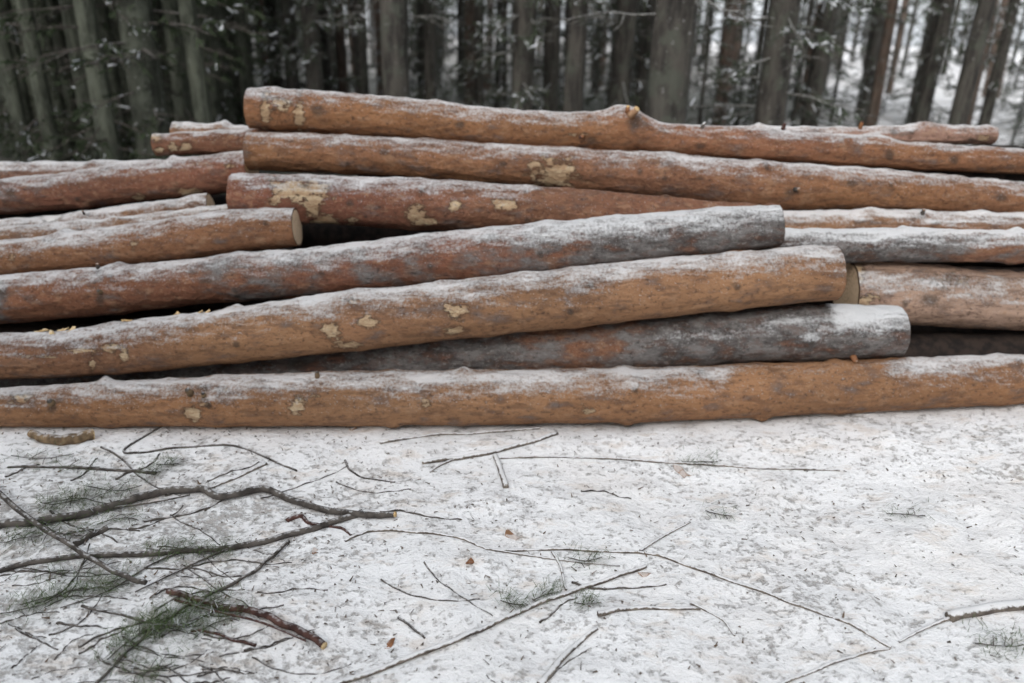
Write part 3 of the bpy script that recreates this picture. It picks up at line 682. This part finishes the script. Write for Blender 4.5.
sprig(905,516,34,-.3,'faint dark tuft in the snow at the right',.3)
sprig(1000,648,45,-.1,'green sprig near the bottom right corner below the branch stump',.6)
sprig(700,463,36,0,'faint sprig close to the front log right of centre',.5)

for i_, (x_, y_, l_, a_, lb_) in enumerate([(40,460,60,.1,'dry olive sprig at the left edge close to the front log'),(75,470,50,0,'dry olive sprig under the straight twig near the pile'),(70,575,60,.2,'thin green sprig under the crossing of the grey branch and the diagonal stick'),(30,610,50,.5,'sparse sprig at the left edge, lower left'),(120,520,40,.1,'sparse sprig touching the top of the thickest branch'),(215,625,50,.8,'sparse sprig under the middle of the red brown stick')]): sprig(x_, y_, l_, a_, lb_, .7)
# leaves and wood chips
def chip(x, y, sz, label, mat, name, cat, group, lognm=None):
    if lognm: p, n = surf(lognm, x, y); p = p + n * .002; sc = np.dot(p - CAM, FW) / F
    else: p = gpt(x, y); sc = np.dot(p - CAM, FW) / F; n = np.array([0, 0, 1.]); p = p + n * .001
    n = n + RNG.normal(0, .25, 3); n /= np.linalg.norm(n); a = np.cross(n, RNG.normal(0, 1, 3)); a /= np.linalg.norm(a); b = np.cross(n, a)
    m = 9; mb = MB(); th = np.arange(m) * 2 * math.pi / m; rr = sz * sc * .5 * (1 + RNG.uniform(-.35, .35, m))
    V = [p + (a * math.cos(t) * r + b * math.sin(t) * r * .55) + n * (.004 * math.cos(2 * t) + h) for h in (0, .003) for t, r in zip(th, rr)]
    fs = [tuple(range(m - 1, -1, -1)), tuple(range(m, 2 * m))] + [(i, (i + 1) % m, m + (i + 1) % m, m + i) for i in range(m)]
    mb.add(V, fs); o = mb.build(name, mat, None, tuple(p.tolist()), smooth=False); tag(o, label, cat, group); return o
G1 = 'brown leaves and bark flakes on the snow'
chip(315,552,12,'single orange leaf in the snow below the right end of the thickest branch',BRONZE,'fallen_leaf','leaf',G1)
chip(512,536,17,'light orange bark flake just above the long wavy branch',BRONZE,'bark_flake','bark flake',G1)
chip(389,646,15,'brown leaf cluster piece above the long straight stick at the bottom',LEAFM,'fallen_leaf','leaf',G1)
chip(352,430,9,'brown flake touching the base of the front log',BRONZE,'bark_flake','bark flake',G1)
chip(682,472,20,'pinkish brown flake in the snow near the front log right of centre',BRONZE,'bark_flake','bark flake',G1)
chip(645,575,16,'pale brown flake at the upper end of the long straight stick',BRONZE,'bark_flake','bark flake',G1)
chip(470,562,12,'small brown leaf under the long wavy branch, left of the middle',LEAFM,'fallen_leaf','leaf',G1)
G2 = 'pale wood chips lying on the second log'
for x, y in ((38,331),(44,328),(52,333),(66,327),(72,330),(60,331),(128,318),(124,320),(200,307),(206,306),(176,313)):
    chip(x, y, random.uniform(7, 12), 'small yellow wood chip lying in the snow on top of the long scratched log', FRESH, 'wood_chip', 'wood chip', G2, 'second')

# litter too fine to count
mb = MB(); n = 5000
xs = RNG.uniform(-2.6, 2.6, n); ys = 1.0 + 1.95 * RNG.random(n); keep = RNG.random(n) < (.45 + .55 * sm(.2, -1.2, xs)); xs, ys = xs[keep], ys[keep]; n = len(xs)
z = H(xs, ys); th = RNG.uniform(0, 2 * math.pi, n); ln = RNG.gamma(2., .0035, n) + .004; wd = RNG.uniform(.0010, .0038, n); el = RNG.uniform(-.1, .5, n)
c = np.stack([xs, ys, z + .003], -1); v = np.stack([np.cos(th) * np.cos(el), np.sin(th) * np.cos(el), np.sin(el)], -1) * ln[:, None]
s = np.stack([-np.sin(th), np.cos(th), RNG.uniform(-.4, .4, n)], -1) * wd[:, None]
mb.quads(np.stack([c - s, c + s, c + v + s * .4, c + v - s * .4], 1))
o = mb.build('ground_litter', LITTER, smooth=False); tag(o, 'dark needles and bark crumbs peppering the trampled snow', 'litter', None, 'stuff')

# ------------------------------------------------------------------ trees
def make_tree(kind, tm, seed):
    rg = np.random.default_rng(seed); h = 15.
    root = empty('conifer_tree' if kind != 'pine' else 'pine_tree')
    mb = MB(); zs = np.concatenate([np.linspace(-.15, 3, 26), np.linspace(3.4, h, 16)]); r0 = .15
    P = np.stack([.035 * np.sin(zs * .5 + seed), .035 * np.cos(zs * .43 + seed * 2), zs], -1); P[:, :2] -= P[1, :2]
    R = r0 * (1 - zs / h * .85) * (1 + .35 * np.exp(-(zs + .15) / .22)) * (1 + .03 * vn(np.stack([zs * 2, zs * 0, zs * 0], -1), seed))
    mb.tube(P, R, 16, ref=np.array([1., 0, 0])); mb.build('trunk', tm, root)
    cb = MB()
    # dead lower branches (bare or with a few snowy twigs)
    def axisat(z): return np.array([np.interp(z, zs, P[:, 0]), np.interp(z, zs, P[:, 1]), z])
    top = 5.0 if kind == 'pine' else 3.6; nb = {'pine': 14, 'spruce': 34, 'dense': 26}[kind]
    Q = []; QS = []
    for _ in range(nb):
        z = rg.uniform(.35, top); a = rg.uniform(0, 6.283); ln = rg.uniform(.35, 1.25); dr = rg.uniform(-.45, .12)
        d = np.array([math.cos(a), math.sin(a), dr]); o = axisat(z); k = 6
        pts = [o + d * ln * t + np.array([0, 0, -.12 * t * t * ln]) + rg.normal(0, .02, 3) * t for t in np.linspace(0, 1, k)]
        cb.tube(pts, np.linspace(.011, .003, k), 5, 1, cap=False)
        for _ in range(int(5 + ln * 8)):
            t = rg.uniform(.25, 1); b = o + d * ln * t + np.array([0, 0, -.12 * t * t * ln]); a2 = a + rg.choice([-1, 1]) * rg.uniform(.4, 1.2); l2 = rg.uniform(.1, .38) * (1.3 - t * .6)
            e = b + np.array([math.cos(a2), math.sin(a2), rg.uniform(-.5, .15)]) * l2
            cb.tube([b, (b + e) / 2 + rg.normal(0, .01, 3), e], [.004, .003, .0015], 4, 1, cap=False)
            if kind != 'pine' and rg.random() < (.55 if kind == 'spruce' else .5):
                for _ in range(10):
                    p = b + (e - b) * rg.random(); v = (e - b) / l2 * .05 + rg.normal(0, .03, 3) + np.array([0, 0, -.015]); s = np.cross(v, rg.normal(0, 1, 3)); s /= np.linalg.norm(s); s *= .007
                    Q.append([p - s, p + s, p + v + s, p + v - s])
    # living crown
    z0 = 6.0 if kind == 'pine' else 3.2
    for _ in range(70):
        z = rg.uniform(z0, h); a = rg.uniform(0, 6.283); f = (h - z) / (h - z0); ln = (.35 + 1.5 * f ** .7) * rg.uniform(.7, 1.1); o = axisat(z)
        d = np.array([math.cos(a), math.sin(a), .25 if kind == 'pine' else -.15]); e = o + d * ln; cb.tube([o, (o + e) / 2, e], [.02, .014, .005], 4, 1, cap=False)
        for _ in range(46):
            t = rg.uniform(.2, 1.05); p = o + d * ln * t + rg.normal(0, .16, 3) * np.array([1, 1, .6]); v = rg.normal(0, 1, 3) * np.array([1, 1, .5]); v *= rg.uniform(.08, .17) / np.linalg.norm(v); s = np.cross(v, rg.normal(0, 1, 3)); s *= .028 / np.linalg.norm(s)
            Q.append([p - s, p + s, p + v + s * .4, p + v - s * .4])
    cb.quads(np.array(Q), 0)
    cb.build('crown', [{'pine': PINEN, 'spruce': SPRUCES, 'dense': SPRUCE}[kind], TWIG if kind == 'dense' else TWIGB], root, smooth=False)
    return root
PROTO = {('spruce', 'dark'): make_tree('spruce', TR_DARK, 1), ('spruce', 'dark2'): make_tree('spruce', TR_DARK, 2), ('pine', 'red'): make_tree('pine', TR_RED, 3),
         ('dense', 'green'): make_tree('dense', TR_GREEN, 4), ('dense', 'green2'): make_tree('dense', TR_GREEN, 5), ('pine', 'dark'): make_tree('pine', TR_DARK, 6)}
PROTO[('dense', 'fleck')] = make_tree('dense', trunk_mat('snow_flecked_mossy_bark', (.02, .022, .016), (.07, .075, .058), (.10, .11, .085), .75), 8)
used = set()
def place_tree(key, x, y, dia, label, group, lean=(0, 0)):
    p = PROTO[key]; o = p if key not in used else copy_tree(p); used.add(key)
    s = dia / .30; o.location = (x, y, float(H(x, y))); o.scale = (s * .5 + .5 if False else s, s, 1.0 if s > .7 else .85)
    o.rotation_euler = (rad(lean[1]), rad(lean[0]), random.uniform(0, 6.28)); o.rotation_mode = 'ZYX'
    tag(o, label, 'tree', group); return o
# picture column at the height of y=60, trunk width there in px, distance, kind, label
FRONT = [
 (14,13,8.6,('dense','green'),'green tinged trunk at the far left edge of the forest, behind the snowy left logs'),
 (36,15,7.6,('dense','green2'),'second green tinged trunk from the left edge of the picture'),
 (62,13,9.2,('dense','green'),'slim pale green trunk, third from the left edge'),
 (96,20,7.2,('dense','green2'),'thick mossy grey green trunk left of the snow speckled one'),
 (122,12,10,('dense','green'),'slim dark trunk between the thick mossy trunk and the snow speckled trunk'),
 (142,34,7.4,('dense','fleck'),'snow speckled dark trunk standing behind the short brown log end at upper left'),
 (176,18,8.4,('dense','green'),'plain green grey trunk behind the snow dusted log end at the back left'),
 (198,17,7.6,('dense','green2'),'green grey trunk just right of the plain one behind the back left log ends'),
 (222,15,9.5,('dense','green'),'green grey trunk just left of the left end of the topmost log'),
 (243,13,9.5,('dense','green'),'dark narrow trunk directly above the left end of the topmost log'),
 (266,8,12,('pine','red'),'very thin reddish trunk over the left tip of the topmost log'),
 (289,14,9.5,('spruce','dark2'),'dark trunk above the cream stripes of the topmost log'),
 (313,17,9.0,('spruce','dark'),'dark trunk just right of the cream striped part of the topmost log'),
 (342,10,11,('pine','red'),'thin brownish trunk between two dark trunks left of the wide one'),
 (361,14,10,('pine','dark'),'dark straight trunk just left of the wide trunk at left centre'),
 (395,27,7.6,('pine','dark'),'wide grey brown trunk at left centre behind the topmost log'),
 (430,12,10.5,('spruce','dark2'),'slim nearly black trunk right of the wide left centre trunk'),
 (470,11,12,('pine','red'),'slim brownish trunk standing in front of the brightest gap at the centre'),
 (497,6,15,('pine','dark'),'thinnest trunk near the centre'),
 (522,22,8.4,('spruce','dark'),'thick dark trunk left of the twin trunks at the centre'),
 (552,16,9.0,('pine','dark'),'left one of the twin trunks close together at the centre'),
 (575,20,8.2,('pine','dark'),'right one of the twin trunks close together at the centre'),
 (621,20,9.2,('spruce','dark2'),'dark trunk behind the knotted swelling of the topmost log'),
 (671,42,6.3,('pine','dark'),'widest trunk of all, right of the knotted swelling'),
 (727,13,12,('pine','red'),'slim reddish brown trunk right of the widest trunk'),
 (779,29,7.6,('spruce','dark'),'thick leaning dark trunk at right centre'),
 (819,18,9.6,('pine','dark'),'dark trunk bordering the large bright gap on its left'),
 (884,11,12,('pine','red'),'slim brown trunk in the middle of the large bright gap'),
 (934,13,10.5,('spruce','dark2'),'slim dark trunk above the crooked thin log at right'),
 (971,17,9.4,('pine','dark'),'dark leaning trunk near the right edge above the cut end of the crooked log'),
 (5,14,7.9,('dense','green2'),'green trunk cut by the left picture edge'),
 (26,12,9.8,('dense','green2'),'narrow green trunk between the first two trunks at the far left'),
 (50,12,8.8,('dense','green'),'narrow green trunk between the second and third trunks at the far left'),
 (78,15,8.3,('dense','green2'),'greenish trunk just left of the thick mossy one'),
 (110,13,9.0,('dense','green'),'greenish trunk just right of the thick mossy one'),
 (132,13,10,('dense','green2'),'greenish trunk just left of the snow speckled trunk'),
 (163,13,9.6,('dense','green'),'greenish trunk just right of the snow speckled trunk'),
 (187,12,10,('dense','green2'),'narrow greenish trunk between the two thicker green grey trunks at upper left'),
 (210,13,9.2,('dense','green'),'narrow greenish trunk above the snow dusted log end at the back left'),
 (233,12,9.8,('dense','green2'),'narrow greenish trunk touching the left end of the topmost log in view'),
 (277,9,13,('spruce','dark'),'faint thin dark trunk between the thin reddish trunk and the dark trunk'),
 (327,9,13,('pine','dark'),'faint thin trunk above the left quarter of the topmost log'),
 (645,13,10.5,('spruce','dark'),'slim trunk between the knotted swelling and the widest trunk'),
 (1000,11,11,('spruce','dark'),'slim dark trunk close to the right edge'),
]
for x, wpx, dist, key, lab in FRONT:
    d = ray(x, 60); k = dist / d[1]; P = CAM + d * k
    dep = np.dot(P - CAM, FW); dia = wpx * dep / F / .92
    place_tree(key, float(P[0]), dist, dia, lab, 'conifer trees right behind the log pile', (random.uniform(-.8, .8) , random.uniform(-1, 1)))
# deeper forest
for k in range(34):
    x = -6 + 245 * (k + random.uniform(.1, .9)) / 34; dist = random.uniform(9.5, 14); d = ray(x, 60); P = CAM + d * (dist / d[1])
    place_tree(random.choice([('dense','green'),('dense','green2')]), float(P[0]), dist, random.uniform(.16, .27), 'grey green trunk packed tightly among the others at upper left', 'tightly packed trunks at upper left', (random.uniform(-1, 1), random.uniform(-1, 1)))
rg = random.Random(11)
pts = []
for k in range(900):
    a = rg.uniform(-.80, .80); r = 11 + 34 * rg.random() ** .8; x = r * math.sin(a); y = r * math.cos(a)
    if y < 8: continue
    dens = 1.0 if a < -.22 else (.6 if a < .2 else .30)
    if rg.random() > dens: continue
    if any((x - q[0]) ** 2 + (y - q[1]) ** 2 < 1.3 for q in pts): continue
    pts.append((x, y, a))
    if len(pts) >= 190: break
for x, y, a in pts:
    if a < -.22: key = rg.choice([('dense','green'),('dense','green2'),('spruce','dark')]); lab = 'slender greenish conifer deep in the dense left part of the forest'; g = 'conifers deep in the left part of the forest'
    elif a < .3: key = rg.choice([('spruce','dark'),('pine','red'),('spruce','dark2')]); lab = 'slender conifer deep in the forest behind the middle of the pile'; g = 'conifers deep in the middle of the forest'
    else: key = rg.choice([('pine','red'),('spruce','dark2'),('pine','dark')]); lab = 'slender conifer deep in the open right part of the forest'; g = 'conifers deep in the right part of the forest'
    place_tree(key, x, y, rg.uniform(.12, .26), lab, g, (rg.uniform(-1.5, 1.5), rg.uniform(-1.5, 1.5)))

# young spruces of the undergrowth
def sapling(seed, mat):
    rg = np.random.default_rng(seed); root = empty('young_spruce'); h = 2.6; mb = MB()
    mb.tube([[0, 0, -.1], [0, 0, h * .5], [.02, 0, h]], [.03, .02, .006], 7); mb.build('trunk', TR_DARK, root)
    cb = MB(); Q = []
    for _ in range(60):
        z = h * rg.random() ** .9; a = rg.uniform(0, 6.283); ln = (.12 + .75 * (1 - z / h)) * rg.uniform(.7, 1.15); d = np.array([math.cos(a), math.sin(a), -.25]); o = np.array([0, 0, z])
        cb.tube([o, o + d * ln], [.007, .002], 4, 1, cap=False)
        for _ in range(int(40 * ln) + 8):
            t = rg.uniform(.15, 1); p = o + d * ln * t; sd = rg.choice([-1, 1]); a2 = a + sd * rg.uniform(.3, 1.2); l = rg.uniform(.05, .13); v = np.array([math.cos(a2), math.sin(a2), rg.uniform(-.5, .1)]) * l; s = np.cross(v, [0, 0, 1.]) + rg.normal(0, .02, 3) * l; s *= .011 / np.linalg.norm(s)
            Q.append([p - s, p + s, p + v + s * .5, p + v - s * .5])
    cb.quads(np.array(Q)); cb.build('crown', [mat, TWIGB], root, smooth=False); return root
sp = [sapling(1, SPRUCES), sapling(2, SPRUCES), sapling(3, SPRUCE)]; su = [0, 0, 0]
for k in range(92):
    a = rg.uniform(-.7, .75); r = rg.uniform(9, 26); kk = 2 if a < -.2 else rg.choice([0, 1, 2, 2])
    o = sp[kk] if not su[kk] else copy_tree(sp[kk]); su[kk] = 1
    x, y = r * math.sin(a), r * math.cos(a); s = rg.uniform(.45, 1.1)
    o.location = (x, y, float(H(x, y))); o.scale = (s, s, s); o.rotation_euler = (0, 0, rg.uniform(0, 6))
    if a < -.2: tag(o, 'small dark young spruce among the left hand trunks', 'young tree', 'young spruces under the left trees')
    elif a < .3 and kk == 2: tag(o, 'dark green young spruce between the middle trunks', 'young tree', 'dark young spruces under the middle trees')
    elif a < .3: tag(o, 'snow dusted young spruce between the middle trunks', 'young tree', 'young spruces under the middle trees')
    elif kk == 2: tag(o, 'dark green young spruce in the open right part of the forest', 'young tree', 'dark young spruces under the right trees')
    else: tag(o, 'snow dusted young spruce in the open right part of the forest', 'young tree', 'young spruces under the right trees')

# the far wood that closes the view
mb = MB(); rg2 = np.random.default_rng(5); Q = []
for k in range(420):
    a = rg2.uniform(-.95, .95); r = rg2.uniform(46, 95); x, y = r * math.sin(a), r * math.cos(a); z0 = float(H(x, y)) - .2; w_ = rg2.uniform(.10, .2); h = rg2.uniform(12, 18)
    mb.tube([[x, y, z0], [x, y, z0 + h * .5], [x, y, z0 + h]], [w_, w_ * .7, .03], 5, 1, cap=False)
    m = 40
    for _ in range(m):
        z = z0 + h * rg2.uniform(.05 if rg2.random() < .3 else .3, 1); rad_ = .3 + 1.5 * (1 - (z - z0) / h); p = np.array([x + rg2.normal(0, rad_ * .6), y + rg2.normal(0, rad_ * .6), z]); v = rg2.normal(0, .35, 3) * [1, 1, .5]; s = np.cross(v, rg2.normal(0, 1, 3)); s *= .16 / np.linalg.norm(s)
        Q.append([p - s, p + s, p + v + s * .5, p + v - s * .5])
mb.quads(np.array(Q), 0)
o = mb.build('far_forest', [SPRUCES, TR_DARK], smooth=False); tag(o, 'dense far off conifer wood closing the view behind the trees', 'forest', None, 'stuff')

mb = MB(); Q = []  # unseen trees added beside and behind the camera to cut low sky light
for k in range(130):
    a = rg2.uniform(.95, 2 * math.pi - .95); r = rg2.uniform(7, 15); x, y = r * math.sin(a), r * math.cos(a); z0 = -.3; h = rg2.uniform(8, 13)
    mb.tube([[x, y, z0], [x, y, z0 + h * .5], [x, y, z0 + h]], [.14, .1, .03], 6, 1, cap=False)
    for _ in range(150):
        z = z0 + h * rg2.uniform(.04, 1); rad_ = .3 + 1.3 * (1 - (z - z0) / h); p = np.array([x + rg2.normal(0, rad_ * .6), y + rg2.normal(0, rad_ * .6), z]); v = rg2.normal(0, .2, 3) * [1, 1, .5]; s = np.cross(v, rg2.normal(0, 1, 3)); s *= .09 / np.linalg.norm(s)
        Q.append([p - s, p + s, p + v + s * .5, p + v - s * .5])
mb.quads(np.array(Q), 0)
o = mb.build('light_block_forest', [SPRUCE, TR_DARK], smooth=False); tag(o, 'unseen conifer wood added behind the camera to block low sky light', 'forest', None, 'stuff')
